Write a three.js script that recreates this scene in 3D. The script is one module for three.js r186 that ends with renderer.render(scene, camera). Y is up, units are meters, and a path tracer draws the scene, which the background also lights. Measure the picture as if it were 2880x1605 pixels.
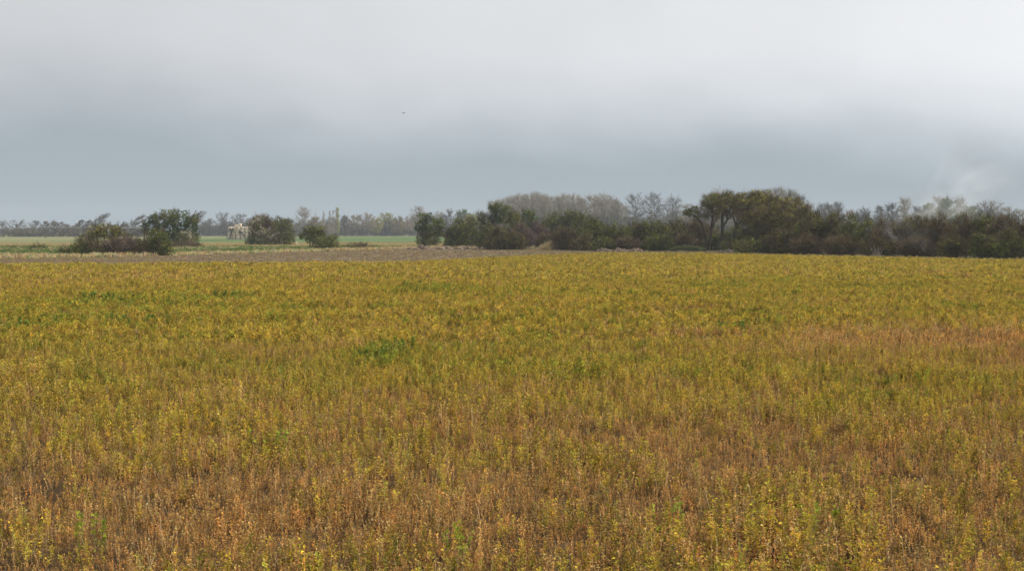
import * as THREE from 'three';
import { mergeGeometries } from 'three/addons/utils/BufferGeometryUtils.js';
import { ImprovedNoise } from 'three/addons/math/ImprovedNoise.js';

// ------------------------------------------------------------------ camera, sky, sun, exposure
const EYE = 2.85, F = 3956;                       // eye height over the field; focal length in pixels of the 2880 wide photograph
const scene = new THREE.Scene();
const camera = new THREE.PerspectiveCamera(22.94, 1024 / 570, 0.1, 6000);
camera.position.set(0, EYE, 0);
camera.rotation.set(-2.18 * Math.PI / 180, 0, 0);

const SUN_AZ = 78 * Math.PI / 180, SUN_EL = 42 * Math.PI / 180;       // right of the view, veiled by cloud
const sunDir = new THREE.Vector3(Math.sin(SUN_AZ) * Math.cos(SUN_EL), Math.sin(SUN_EL), -Math.cos(SUN_AZ) * Math.cos(SUN_EL));
const sun = new THREE.DirectionalLight(new THREE.Color(1.0, 0.93, 0.82), 4.2);
sun.position.copy(sunDir).multiplyScalar(400).add(new THREE.Vector3(0, 0, -150));
sun.target.position.set(0, 0, -150);
sun.castShadow = true; sun.shadow.radius = 4; sun.shadow.mapSize.set(4096, 4096);
Object.assign(sun.shadow.camera, { left: -260, right: 260, top: 260, bottom: -260, near: 1, far: 1200 });
scene.add(sun, sun.target);

const perlin = new ImprovedNoise();
const n3 = (x, y, z) => perlin.noise(x + 31.7, y + 17.3, z + 5.1);
const fbm = (x, y, z, o = 4) => { let s = 0, a = 1, t = 0; for (let i = 0; i < o; i++) { s += a * n3(x, y, z); t += a; x *= 2.03; y *= 2.03; z *= 2.03; a *= 0.5; } return s / t; };
const sm = (a, b, x) => { const t = Math.min(1, Math.max(0, (x - a) / (b - a))); return t * t * (3 - 2 * t); };
const mix = (a, b, t) => a + (b - a) * t;

{ // one veil of cloud: a slate bank low down all round, brighter above and towards the hidden sun
  const W = 2048, H = 1024, data = new Float32Array(W * H * 4);
  for (let r = 0; r < H; r++) {
    const el = ((r + 0.5) / H - 0.5) * Math.PI, deg = el * 180 / Math.PI, y = Math.sin(el), c = Math.cos(el);
    for (let k = 0; k < W; k++) {
      const az = ((k + 0.5) / W - 0.5) * 2 * Math.PI, x = Math.cos(az) * c, z = Math.sin(az) * c;
      const g = Math.acos(Math.min(1, Math.max(-1, x * sunDir.x + y * sunDir.y + z * sunDir.z))) * 180 / Math.PI;
      const glow = Math.exp(-((g / 62) ** 2));
      const band = fbm(x * 4.5, y * 8, z * 4.5, 4);
      const wisp = fbm(x * 14 + 4 + y * 9, y * 26, z * 14, 5);
      const up = sm(0.9, 8.3, deg + band * 1.5 + wisp * 0.5 + glow * 3.0);
      const top = 0.52 + 1.0 * glow + 0.05 * sm(15, 60, deg) + band * 0.05;
      const low = 0.345 + 0.03 * wisp;
      const L = mix(low, top, up) * (1 + 0.035 * wisp);
      const i = (r * W + k) * 4, b = 1 - up;
      data[i] = L * (1 - 0.115 * b - 0.03 * (1 - glow)); data[i + 1] = L * (1 + 0.024 * b); data[i + 2] = L * (1 + 0.115 * b + 0.045 * (1 - glow)); data[i + 3] = 1;
    }
  }
  const sky = new THREE.DataTexture(data, W, H, THREE.RGBAFormat, THREE.FloatType);
  sky.mapping = THREE.EquirectangularReflectionMapping; sky.magFilter = THREE.LinearFilter; sky.minFilter = THREE.LinearFilter; sky.needsUpdate = true;
  scene.background = sky; scene.environment = sky;
}
scene.fog = new THREE.FogExp2(new THREE.Color(0.84, 0.93, 1.0), 0.0002);

const renderer = new THREE.WebGLRenderer({ antialias: true });
renderer.toneMapping = THREE.LinearToneMapping;
renderer.toneMappingExposure = 1.0;
renderer.shadowMap.enabled = true;

// ------------------------------------------------------------------ helpers
let seed = 1;
const R = () => { seed = (seed + 0x6D2B79F5) | 0; let t = Math.imul(seed ^ (seed >>> 15), 1 | seed); t = (t + Math.imul(t ^ (t >>> 7), 61 | t)) ^ t; return ((t ^ (t >>> 14)) >>> 0) / 4294967296; };
const rr = (a, b) => a + (b - a) * R();
const pick = (a) => a[Math.floor(R() * a.length)];
const X = (px, d) => (px - 1440) / F * d;                      // bearing to metres
const top = (py, d) => EYE + (652 - py) / F * d;               // height in metres of something seen at that height
const footDepth = (py) => EYE * F / (py - 652);                // distance of a foot on the flat ground
const V = (x, y, z) => new THREE.Vector3(x, y, z);
const taken = {};
const numbered = (n) => { const k = taken[n] = (taken[n] ?? -1) + 1; return k ? n + '_' + String(k).padStart(3, '0') : n; };
function tag(o, label, category, group, kind) {
  o.userData.label = label; o.userData.category = category;
  if (group) o.userData.group = group;
  if (kind) o.userData.kind = kind;
  return o;
}
function shade(o) { o.traverse((m) => { if (m.isMesh) { m.castShadow = true; m.receiveShadow = true; } }); return o; }
function structure(o, name) { o.name = numbered(name); o.userData.kind = 'structure'; scene.add(shade(o)); return o; }
function thing(name, x, z, label, category, group) {
  const g = new THREE.Group(); g.name = numbered(name); g.position.set(x, 0, z); scene.add(g);
  return tag(g, label, category, group);
}
const part = (name, geometry, material, parent) => { const m = new THREE.Mesh(geometry, material); m.name = name; m.castShadow = m.receiveShadow = true; parent.add(m); return m; };
const ORD = ['first', 'second', 'third', 'fourth', 'fifth', 'sixth', 'seventh', 'eighth', 'ninth', 'tenth', 'eleventh', 'twelfth', 'thirteenth', 'fourteenth', 'fifteenth', 'sixteenth', 'seventeenth', 'eighteenth', 'nineteenth', 'twentieth', 'twenty-first', 'twenty-second', 'twenty-third', 'twenty-fourth', 'twenty-fifth', 'twenty-sixth', 'twenty-seventh', 'twenty-eighth', 'twenty-ninth', 'thirtieth', 'thirty-first', 'thirty-second', 'thirty-third', 'thirty-fourth', 'thirty-fifth', 'thirty-sixth', 'thirty-seventh', 'thirty-eighth', 'thirty-ninth', 'fortieth', 'forty-first', 'forty-second', 'forty-third', 'forty-fourth', 'forty-fifth', 'forty-sixth', 'forty-seventh', 'forty-eighth', 'forty-ninth', 'fiftieth', 'fifty-first', 'fifty-second', 'fifty-third', 'fifty-fourth', 'fifty-fifth'];

const plain = (o) => new THREE.MeshStandardMaterial({ roughness: 0.95, side: THREE.DoubleSide, vertexColors: true, ...o });
const M = {
  soil: new THREE.MeshPhysicalMaterial({ roughness: 1, specularIntensity: 0, vertexColors: true }),
  bark: new THREE.MeshPhysicalMaterial({ roughness: 1, specularIntensity: 0.1, vertexColors: true, side: THREE.DoubleSide }),
  leaf: new THREE.MeshPhysicalMaterial({ roughness: 1, specularIntensity: 0.1, transmission: 0.3, thickness: 0, vertexColors: true, side: THREE.DoubleSide }),
  crop: new THREE.MeshPhysicalMaterial({ roughness: 1, specularIntensity: 0.15, transmission: 0.3, thickness: 0, vertexColors: true, side: THREE.DoubleSide }),
};

class Mesher {                                                 // triangles with a colour for each
  constructor() { this.p = []; this.c = []; }
  tri(a, b, c, col) { this.p.push(a.x, a.y, a.z, b.x, b.y, b.z, c.x, c.y, c.z); for (let i = 0; i < 3; i++) this.c.push(col[0], col[1], col[2]); }
  quad(a, b, c, d, col) { this.tri(a, b, c, col); this.tri(a, c, d, col); }
  tube(a, b, ra, rb, col, sides = 4) {
    const d = V().subVectors(b, a).normalize(), u = V(d.y, d.z, d.x).cross(d).normalize(), w = V().crossVectors(d, u);
    for (let i = 0; i < sides; i++) {
      const t0 = i / sides * 6.2832, t1 = (i + 1) / sides * 6.2832;
      const e = (t, o, r) => V(o.x + (u.x * Math.cos(t) + w.x * Math.sin(t)) * r, o.y + (u.y * Math.cos(t) + w.y * Math.sin(t)) * r, o.z + (u.z * Math.cos(t) + w.z * Math.sin(t)) * r);
      this.quad(e(t0, a, ra), e(t1, a, ra), e(t1, b, rb), e(t0, b, rb), col);
    }
  }
  needle(a, dir, len, w, col) {                                // a slender twig
    const s = V(rr(-1, 1), rr(-1, 1), rr(-1, 1)).cross(dir).normalize().multiplyScalar(w / 2);
    this.tri(V(a.x - s.x, a.y - s.y, a.z - s.z), V(a.x + s.x, a.y + s.y, a.z + s.z), V(a.x + dir.x * len, a.y + dir.y * len, a.z + dir.z * len), col);
  }
  leaf(a, s, col) {                                            // a leaf-sized face in a random direction
    const u = V(rr(-1, 1), rr(-1, 1), rr(-1, 1)).normalize(), w = V(rr(-1, 1), rr(-1, 1), rr(-1, 1)).cross(u).normalize();
    this.tri(V(a.x + u.x * s * 0.6, a.y + u.y * s * 0.6, a.z + u.z * s * 0.6), V(a.x - u.x * s * 0.4 + w.x * s * 0.5, a.y - u.y * s * 0.4 + w.y * s * 0.5, a.z - u.z * s * 0.4 + w.z * s * 0.5), V(a.x - u.x * s * 0.4 - w.x * s * 0.5, a.y - u.y * s * 0.4 - w.y * s * 0.5, a.z - u.z * s * 0.4 - w.z * s * 0.5), col);
  }
  geometry() {
    const g = new THREE.BufferGeometry();
    g.setAttribute('position', new THREE.Float32BufferAttribute(this.p, 3)); g.setAttribute('color', new THREE.Float32BufferAttribute(this.c, 3));
    g.computeVertexNormals(); return g;
  }
}
const tint = (c, k, hue = 0) => [c[0] * k * (1 + hue), c[1] * k, c[2] * k * (1 - hue)];

// ------------------------------------------------------------------ ground
const lin = (pts) => (x) => {
  if (x <= pts[0][0]) return pts[0][1];
  for (let i = 1; i < pts.length; i++) if (x <= pts[i][0]) return mix(pts[i - 1][1], pts[i][1], (x - pts[i - 1][0]) / (pts[i][0] - pts[i - 1][0]));
  return pts[pts.length - 1][1];
};
const cropEdge = lin([[-90, 114], [-41, 117], [-25, 120], [-9, 126], [-3.6, 141], [2.4, 157], [8, 170], [14, 177], [23, 172], [32, 158], [40, 144], [47, 133], [70, 118]]);
const ploughEdge = lin([[-90, 140], [-52, 147], [-44, 153], [-36.7, 174], [-28.5, 196], [-18, 230], [-10, 236], [2, 228], [14, 212], [30, 192], [45, 168], [80, 140]]);
const vergeEdge = lin([[-400, 250], [-60, 252], [-20, 268], [100, 262], [400, 262]]);
const dryEdge = lin([[-500, 320], [-100, 338], [60, 348], [500, 348]]);

function sheet(name, x0, x1, nx, near, far, nd, height, color) {
  const p = [], c = [], idx = [];
  for (let j = 0; j <= nd; j++) for (let i = 0; i <= nx; i++) {
    const x = mix(x0, x1, i / nx), d = mix(near(x), far(x), j / nd), col = color(x, d);
    p.push(x, height(x, d), -d); c.push(col[0], col[1], col[2]);
  }
  for (let j = 0; j < nd; j++) for (let i = 0; i < nx; i++) { const a = j * (nx + 1) + i, b = a + 1, e = a + nx + 1, f = e + 1; idx.push(a, b, f, a, f, e); }
  const g = new THREE.BufferGeometry();
  g.setAttribute('position', new THREE.Float32BufferAttribute(p, 3)); g.setAttribute('color', new THREE.Float32BufferAttribute(c, 3));
  g.setIndex(idx); g.computeVertexNormals();
  return structure(new THREE.Mesh(g, M.soil), name);
}
const lerp3 = (a, b, t) => [mix(a[0], b[0], t), mix(a[1], b[1], t), mix(a[2], b[2], t)];
sheet('ground', -1500, 1500, 150, () => -60, () => 1700, 90, () => 0, (x, d) => lerp3([0.10, 0.13, 0.045], [0.26, 0.21, 0.11], sm(-0.2, 0.3, fbm(x / 60, 3, d / 30))));
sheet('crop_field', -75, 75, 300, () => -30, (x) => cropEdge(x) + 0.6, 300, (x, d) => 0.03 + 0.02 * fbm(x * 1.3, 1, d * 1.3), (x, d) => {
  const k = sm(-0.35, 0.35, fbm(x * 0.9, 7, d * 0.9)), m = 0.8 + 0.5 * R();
  return tint(lerp3([0.035, 0.024, 0.015], [0.10, 0.065, 0.033], k), m);  // soil darkened so its colour carries the black shadows between plants
});
sheet('ploughed_soil', -90, 46, 420, (x) => cropEdge(x) + 0.6, (x) => ploughEdge(x), 150, (x, d) => 0.06 + 0.05 * Math.abs(fbm(x * 1.1, 2, d * 1.1)) + 0.05 * R(), (x, d) => {
  const k = sm(-0.3, 0.4, fbm(x * 0.08, 9, d * 0.5)), m = 0.75 + 0.5 * R();
  return tint(R() < 0.12 ? [0.34, 0.27, 0.17] : lerp3([0.09, 0.068, 0.045], [0.155, 0.12, 0.078], k), m);
});
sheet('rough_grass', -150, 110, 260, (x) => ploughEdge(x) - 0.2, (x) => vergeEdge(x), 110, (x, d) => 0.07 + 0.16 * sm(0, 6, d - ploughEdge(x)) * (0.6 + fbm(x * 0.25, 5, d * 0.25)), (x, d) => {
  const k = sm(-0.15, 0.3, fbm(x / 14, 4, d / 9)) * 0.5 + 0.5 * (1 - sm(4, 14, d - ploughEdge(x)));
  return tint(lerp3(lerp3([0.075, 0.125, 0.03], [0.36, 0.29, 0.15], k), [0.075, 0.06, 0.036], sm(-16, -8, x + 3 * n3(x / 4, 3, d / 4))), 0.8 + 0.4 * R());  // dark brown below the hedge: its shade and the mound's, put into the colour
});
sheet('dry_meadow', -260, 260, 260, (x) => vergeEdge(x) - 0.2, (x) => dryEdge(x), 60, (x, d) => 0.12 + 0.1 * fbm(x * 0.2, 6, d * 0.2), (x, d) => tint(lerp3([0.31, 0.24, 0.12], [0.14, 0.16, 0.05], sm(0, 0.4, fbm(x / 30, 8, d / 12))), 0.85 + 0.3 * R()));
sheet('green_crop', -520, 520, 260, (x) => dryEdge(x) - 0.2, () => 800, 90, (x, d) => 0.15 + 0.04 * R(), (x, d) => tint(lerp3(lerp3([0.075, 0.12, 0.045], [0.13, 0.165, 0.078], sm(-0.3, 0.3, fbm(x / 80, 2, d / 25))), [0.22, 0.2, 0.11], 0.7 * sm(-95, -150, x + 60 * fbm(x / 50, 5, d / 18))), 0.85 + 0.3 * R()));

// ------------------------------------------------------------------ bushes and trees of the hedges
const K = {                                                    // leaf colours, twig colours, share of leaves, leaf size
  ivy: { leaf: [[0.055, 0.085, 0.018], [0.085, 0.12, 0.026], [0.14, 0.17, 0.04]], twig: [[0.10, 0.08, 0.05]], leaves: 2.2, twigs: 0.35, s: 0.18 },
  olive: { leaf: [[0.16, 0.18, 0.035], [0.22, 0.22, 0.045], [0.11, 0.13, 0.03]], twig: [[0.13, 0.11, 0.06], [0.09, 0.075, 0.045]], leaves: 1.7, twigs: 1.0, s: 0.12 },
  green: { leaf: [[0.14, 0.165, 0.034], [0.19, 0.21, 0.044], [0.095, 0.12, 0.028]], twig: [[0.12, 0.10, 0.05], [0.14, 0.105, 0.06]], leaves: 1.7, twigs: 1.0, s: 0.13 },
  brown: { leaf: [[0.16, 0.13, 0.05], [0.15, 0.15, 0.045]], twig: [[0.16, 0.115, 0.07], [0.11, 0.08, 0.05], [0.21, 0.15, 0.095]], leaves: 0.7, twigs: 2.3, s: 0.11 },
  purple: { leaf: [[0.16, 0.12, 0.08]], twig: [[0.18, 0.125, 0.105], [0.12, 0.085, 0.075], [0.22, 0.155, 0.13]], leaves: 0.3, twigs: 2.5, s: 0.1 },
  mixed: { leaf: [[0.17, 0.16, 0.04], [0.22, 0.2, 0.05], [0.13, 0.12, 0.035]], twig: [[0.15, 0.115, 0.065], [0.10, 0.08, 0.045]], leaves: 1.1, twigs: 1.5, s: 0.115 },
  golden: { leaf: [[0.40, 0.36, 0.07], [0.27, 0.25, 0.055], [0.17, 0.16, 0.045]], twig: [[0.16, 0.12, 0.065], [0.11, 0.09, 0.05]], leaves: 1.4, twigs: 1.2, s: 0.12 },
  blossom: { leaf: [[0.60, 0.55, 0.44], [0.36, 0.33, 0.2], [0.16, 0.17, 0.045], [0.11, 0.12, 0.035]], twig: [[0.17, 0.13, 0.08], [0.11, 0.09, 0.05]], leaves: 1.7, twigs: 1.0, s: 0.12 },
  scrub: { leaf: [[0.149, 0.161, 0.069], [0.184, 0.184, 0.092], [0.115, 0.115, 0.063]], twig: [[0.180, 0.150, 0.108], [0.132, 0.114, 0.084]], leaves: 0.8, twigs: 0.9, s: 0.5 },
  willow: { leaf: [[0.264, 0.286, 0.066], [0.209, 0.231, 0.066], [0.143, 0.154, 0.055]], twig: [[0.216, 0.180, 0.096]], leaves: 1.0, twigs: 0.6, s: 0.5 },
};
/* lobes: [x, y, z, rx, ry, rz] in metres round the foot. A bush is its stems and twigs, and its leaves. */
function growBush(g, lobes, kind, o = {}) {
  const k = K[kind], wood = new Mesher(), leaves = new Mesher(), fine = o.fine ?? 1;
  const stemCol = () => tint(pick(k.twig), rr(0.6, 1.0));
  const limbs = o.limbs ?? lobes.filter((l) => l[1] > l[4] * 0.2).map((l) => [[rr(-0.15, 0.15) * (o.w ?? 2) + (o.x0 ?? 0) + l[0] * 0.3, 0, l[2] * 0.3, 0.1], [l[0] * 0.65, l[1] * 0.55, l[2] * 0.65, 0.07], [l[0], l[1], l[2], 0.04], [l[0] + rr(-0.3, 0.3) * l[3], l[1] + l[4] * 0.6, l[2], 0.02]]);
  for (const limb of limbs) {
    const col = o.limbCol ? tint(o.limbCol, rr(0.85, 1.15)) : stemCol();
    const curve = new THREE.CatmullRomCurve3(limb.map((q) => V(q[0], q[1], q[2])));
    const n = (limb.length - 1) * 3; let a = curve.getPoint(0);
    for (let i = 1; i <= n; i++) {
      const t = i / n, b = curve.getPoint(t).add(V(rr(-0.05, 0.05), rr(-0.03, 0.03), rr(-0.05, 0.05)));
      const rad = (u) => { const f = u * (limb.length - 1), j = Math.min(limb.length - 2, Math.floor(f)); return mix(limb[j][3], limb[j + 1][3], f - j); };
      wood.tube(a, b, rad((i - 1) / n), rad(t), col, 5); a = b;
    }
  }
  for (const l of lobes) {
    const kk = l[6] ? K[l[6]] : k, area = (l[3] + l[5]) * l[4] * 2 * fine * (o.dense ?? 1), nl = Math.round(area * 85 * kk.leaves * (0.13 / kk.s) ** 1.6), nt = Math.round(area * 60 * kk.twigs * (0.13 / kk.s));
    const at = (lo, hi) => {
      for (let tries = 0; tries < 12; tries++) {
        const u = rr(-1, 1), t = rr(0, 6.2832), q = Math.sqrt(1 - u * u), f = Math.pow(rr(lo, hi), 0.5);
        const dir = V(q * Math.cos(t), u, q * Math.sin(t));
        const wob = 1 + 0.28 * n3(dir.x * 1.7 + l[0], dir.y * 1.7 + l[1], dir.z * 1.7 + l[2]) + 0.16 * n3(dir.x * 4.1 + l[0], dir.y * 4.1, dir.z * 4.1 + l[2]);
        const p = V(l[0] + dir.x * l[3] * f * wob, l[1] + dir.y * l[4] * f * wob, l[2] + dir.z * l[5] * f * wob);
        if (p.y < 0.05) continue;
        if (n3(p.x * 0.9 + g.position.x, p.y * 0.9, p.z * 0.9) < (o.gaps ?? -0.4)) continue;
        return [p, dir];
      }
      return null;
    };
    const big = Math.max(1, kk.s / 0.15), per = 9, ball = 0.2 * big * (kk.s > 0.3 ? 0.8 : 1);
    for (let i = 0; i < nt / per; i++) {
      const q = at(0.1, 0.95); if (!q) continue;
      const d0 = V(q[1].x + rr(-0.4, 0.4), q[1].y * 0.6 + rr(0.1, 1.0), q[1].z + rr(-0.4, 0.4)).normalize(), col = tint(pick(kk.twig), rr(0.55, 1.25));
      for (let j = 0; j < per; j++) {
        const dir = V(d0.x + rr(-0.45, 0.45), d0.y + rr(-0.35, 0.45), d0.z + rr(-0.45, 0.45)).normalize(), p = V(q[0].x + rr(-0.22, 0.22) * big, Math.max(0.02, q[0].y + rr(-0.22, 0.22) * big), q[0].z + rr(-0.22, 0.22) * big);
        wood.needle(p, dir, rr(0.3, 1.0) * (o.twigLen ?? 1) * big, rr(0.025, 0.055) * big, tint(col, rr(0.8, 1.2)));
      }
    }
    for (let i = 0; i < nl / 11; i++) {
      const q = at(0.18, 1.02); if (!q) continue;
      const v = n3(q[0].x * 0.7 + 9 + g.position.x, q[0].y * 0.7, q[0].z * 0.7) + rr(-0.35, 0.35);
      const col = tint(kk.leaf[Math.min(kk.leaf.length - 1, Math.max(0, Math.floor((0.5 + v) * kk.leaf.length)))], rr(0.6, 1.3), rr(-0.1, 0.1)), r = ball * rr(0.6, 1.3);
      for (let j = 0; j < 11; j++) leaves.leaf(V(q[0].x + rr(-r, r), Math.max(0.03, q[0].y + rr(-r, r) * 0.8), q[0].z + rr(-r, r)), kk.s * rr(0.7, 1.45), tint(col, rr(0.85, 1.15)));
    }
  }
  part(o.trunk ? 'trunk' : 'branches', wood.geometry(), M.bark, g);
  part(o.trunk ? 'crown' : 'foliage', leaves.geometry(), M.leaf, g);
  return g;
}
/* a free-standing bush outline: lobes scattered under a rounded roof of width w and height h */
function scatterLobes(w, h, n, low = 0.25) {
  const out = [];
  for (let i = 0; i < n; i++) {
    const u = n === 1 ? 0 : -1 + 2 * (i + rr(0.25, 0.75)) / n, roof = h * Math.sqrt(1 - 0.62 * u * u) * rr(0.84, 1.0);
    const rx = w * rr(0.2, 0.27), ry = Math.min(roof * rr(0.34, 0.46), rx * 1.5);
    out.push([u * w * 0.36, roof - ry, rr(-0.2, 0.2) * w, rx, ry, rx * rr(0.8, 1.1)]);
    if (roof - 2 * ry > -0.2) out.push([u * w * 0.34, Math.max(ry * 0.6, roof * low), rr(-0.18, 0.22) * w, rx * 1.05, Math.max(roof * 0.33, ry * 0.8), rx]);
  }
  return out;
}
/* lobes read off by bearing and height at one distance */
const lobesAt = (cx, d, list) => list.map(([px, py, rx, ry, kind, dz = 0]) => [X(px, d) - X(cx, d), top(py, d), dz, rx / F * d, ry / F * d, rx / F * d * 0.9, kind]);
const limbsAt = (cx, d, list) => list.map((limb) => limb.map(([px, py, r, dz = 0]) => [X(px, d) - X(cx, d), Math.max(0, top(py, d)), dz, r]));

// --- left: the scrub, the ivy-clad tree and the single bushes
const bush = (name, cx, d, label, cat, kind, list, o = {}) => { seed = Math.round(cx * 7 + d * 13); const g = thing(name, X(cx, d), -d, label, cat, o.group); return growBush(g, lobesAt(cx, d, list), kind, { ...o, limbs: o.limbPx ? limbsAt(cx, d, o.limbPx) : undefined }); };
bush('thicket', 215, 163, 'low dark green bush at the left end of the scrub by the ploughed strip', 'bush', 'green', [[190, 706, 32, 16], [225, 702, 30, 20], [260, 700, 34, 22], [205, 712, 42, 12, 'olive'], [240, 690, 22, 12, 'mixed']]);
bush('thicket', 325, 162, 'pinkish brown leafless thicket in the middle of the left scrub', 'bush', 'purple', [[285, 702, 36, 24, 'brown'], [325, 698, 40, 26], [365, 695, 38, 28], [395, 700, 30, 24, 'brown'], [320, 712, 60, 12, 'mixed'], [300, 684, 20, 12, 'blossom'], [355, 682, 22, 10, 'blossom'], [390, 684, 18, 10, 'blossom']]);
bush('hawthorn_bush', 290, 172, 'olive bush with pale blossom rising behind the pinkish brown thicket', 'bush', 'blossom', [[240, 672, 26, 14], [270, 652, 28, 22, 'golden'], [300, 648, 32, 22, 'golden'], [325, 655, 24, 24, 'golden'], [290, 675, 50, 26, 'olive'], [345, 672, 26, 18, 'mixed'], [225, 685, 20, 14]]);
bush('leafing_shrub', 442, 163, 'fresh green rounded shrub at the right end of the left scrub', 'bush', 'green', [[440, 668, 32, 24], [425, 690, 26, 26], [455, 692, 26, 30], [470, 704, 18, 20], [435, 712, 34, 12], [420, 708, 20, 18]]);
bush('ivy_tree', 485, 255, 'large dark ivy-clad tree behind the fresh green shrub, left of the bales', 'tree', 'ivy', [[478, 610, 30, 24, 'olive'], [505, 618, 34, 28], [455, 622, 28, 26, 'olive'], [432, 618, 16, 18], [425, 640, 24, 22], [480, 642, 40, 28], [535, 640, 24, 34], [545, 618, 14, 16, 'olive'], [500, 668, 42, 26], [545, 668, 18, 24], [450, 665, 32, 26], [405, 640, 10, 22, 'mixed']], { trunk: true, gaps: -0.42, limbPx: [[[490, 698, 0.4], [488, 650, 0.3], [485, 605, 0.1]], [[488, 690, 0.25], [525, 640, 0.16], [552, 590, 0.05]], [[480, 690, 0.22], [440, 640, 0.14], [430, 606, 0.05]], [[405, 690, 0.15], [404, 640, 0.1], [398, 608, 0.03], [402, 600, 0.02]]] });
bush('blossom_bush', 522, 248, 'white-flecked blossom bush leaning on the foot of the ivy-clad tree', 'bush', 'blossom', [[522, 665, 24, 18], [508, 678, 18, 14], [535, 680, 18, 14]]);
bush('bramble', 525, 246, 'dark reddish brown bramble at the foot of the ivy-clad tree', 'bush', 'brown', [[500, 690, 22, 8], [530, 688, 24, 9], [553, 691, 14, 6]]);
bush('hawthorn_bush', 705, 286, 'pale blossoming bush right in front of the straw bales', 'bush', 'blossom', [[712, 632, 20, 14], [724, 622, 18, 13], [706, 672, 16, 18, 'olive'], [738, 662, 28, 22], [712, 684, 26, 10, 'ivy'], [722, 648, 20, 16]]);
bush('leafless_bush', 742, 290, 'reddish brown leafless bush top between blossom and dark green, beside the bales', 'bush', 'brown', [[740, 625, 22, 20], [755, 640, 24, 22], [730, 645, 22, 20], [745, 670, 26, 24, 'mixed']], { twigLen: 1.3 });
bush('hawthorn_bush', 795, 284, 'dark olive bush with ragged twig tops beside the leaning white post', 'bush', 'olive', [[785, 628, 20, 18], [808, 632, 18, 20], [800, 655, 30, 24], [815, 672, 16, 20], [775, 660, 26, 18, 'blossom'], [790, 680, 34, 14, 'mixed'], [760, 682, 30, 12, 'olive']], { limbPx: [[[785, 692, 0.15], [786, 650, 0.1], [778, 606, 0.02]], [[800, 692, 0.15], [802, 650, 0.1], [810, 607, 0.02]]] });
bush('round_bush', 878, 225, 'dark green rounded bush standing alone, open underneath at its left', 'bush', 'olive', [[875, 648, 24, 14, 'green'], [895, 652, 24, 18], [862, 662, 22, 14, 'green'], [900, 672, 26, 20], [880, 668, 28, 18, 'green'], [850, 665, 10, 8]], { limbPx: [[[872, 694, 0.12], [871, 670, 0.1], [878, 642, 0.03]], [[876, 700, 0.1], [886, 670, 0.08], [900, 645, 0.03]]] });
bush('round_bush', 925, 219, 'dense olive bush drooping right, in front of the rounded lone bush', 'bush', 'olive', [[912, 684, 30, 20, 'green'], [932, 680, 20, 18, 'olive'], [895, 694, 22, 12, 'mixed'], [940, 695, 16, 10], [918, 699, 34, 8, 'mixed'], [938, 667, 10, 8, 'green']]);
bush('bramble', 1000, 232, 'low brown bramble patch between the lone bushes and the long hedge', 'bush', 'brown', [[985, 695, 22, 6, 'olive'], [1005, 692, 28, 8], [1028, 695, 18, 6]]);
bush('weed_clump', 88, 222, 'low dark green weed clump, larger one near the left edge', 'weeds', 'green', [[82, 697, 17, 7, 'ivy'], [100, 696, 19, 7], [117, 695, 18, 8, 'ivy']]);
bush('weed_clump', 45, 224, 'low dark green weed clump, smaller one at the left edge', 'weeds', 'green', [[30, 701, 16, 5], [55, 701, 16, 4]]);

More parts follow.
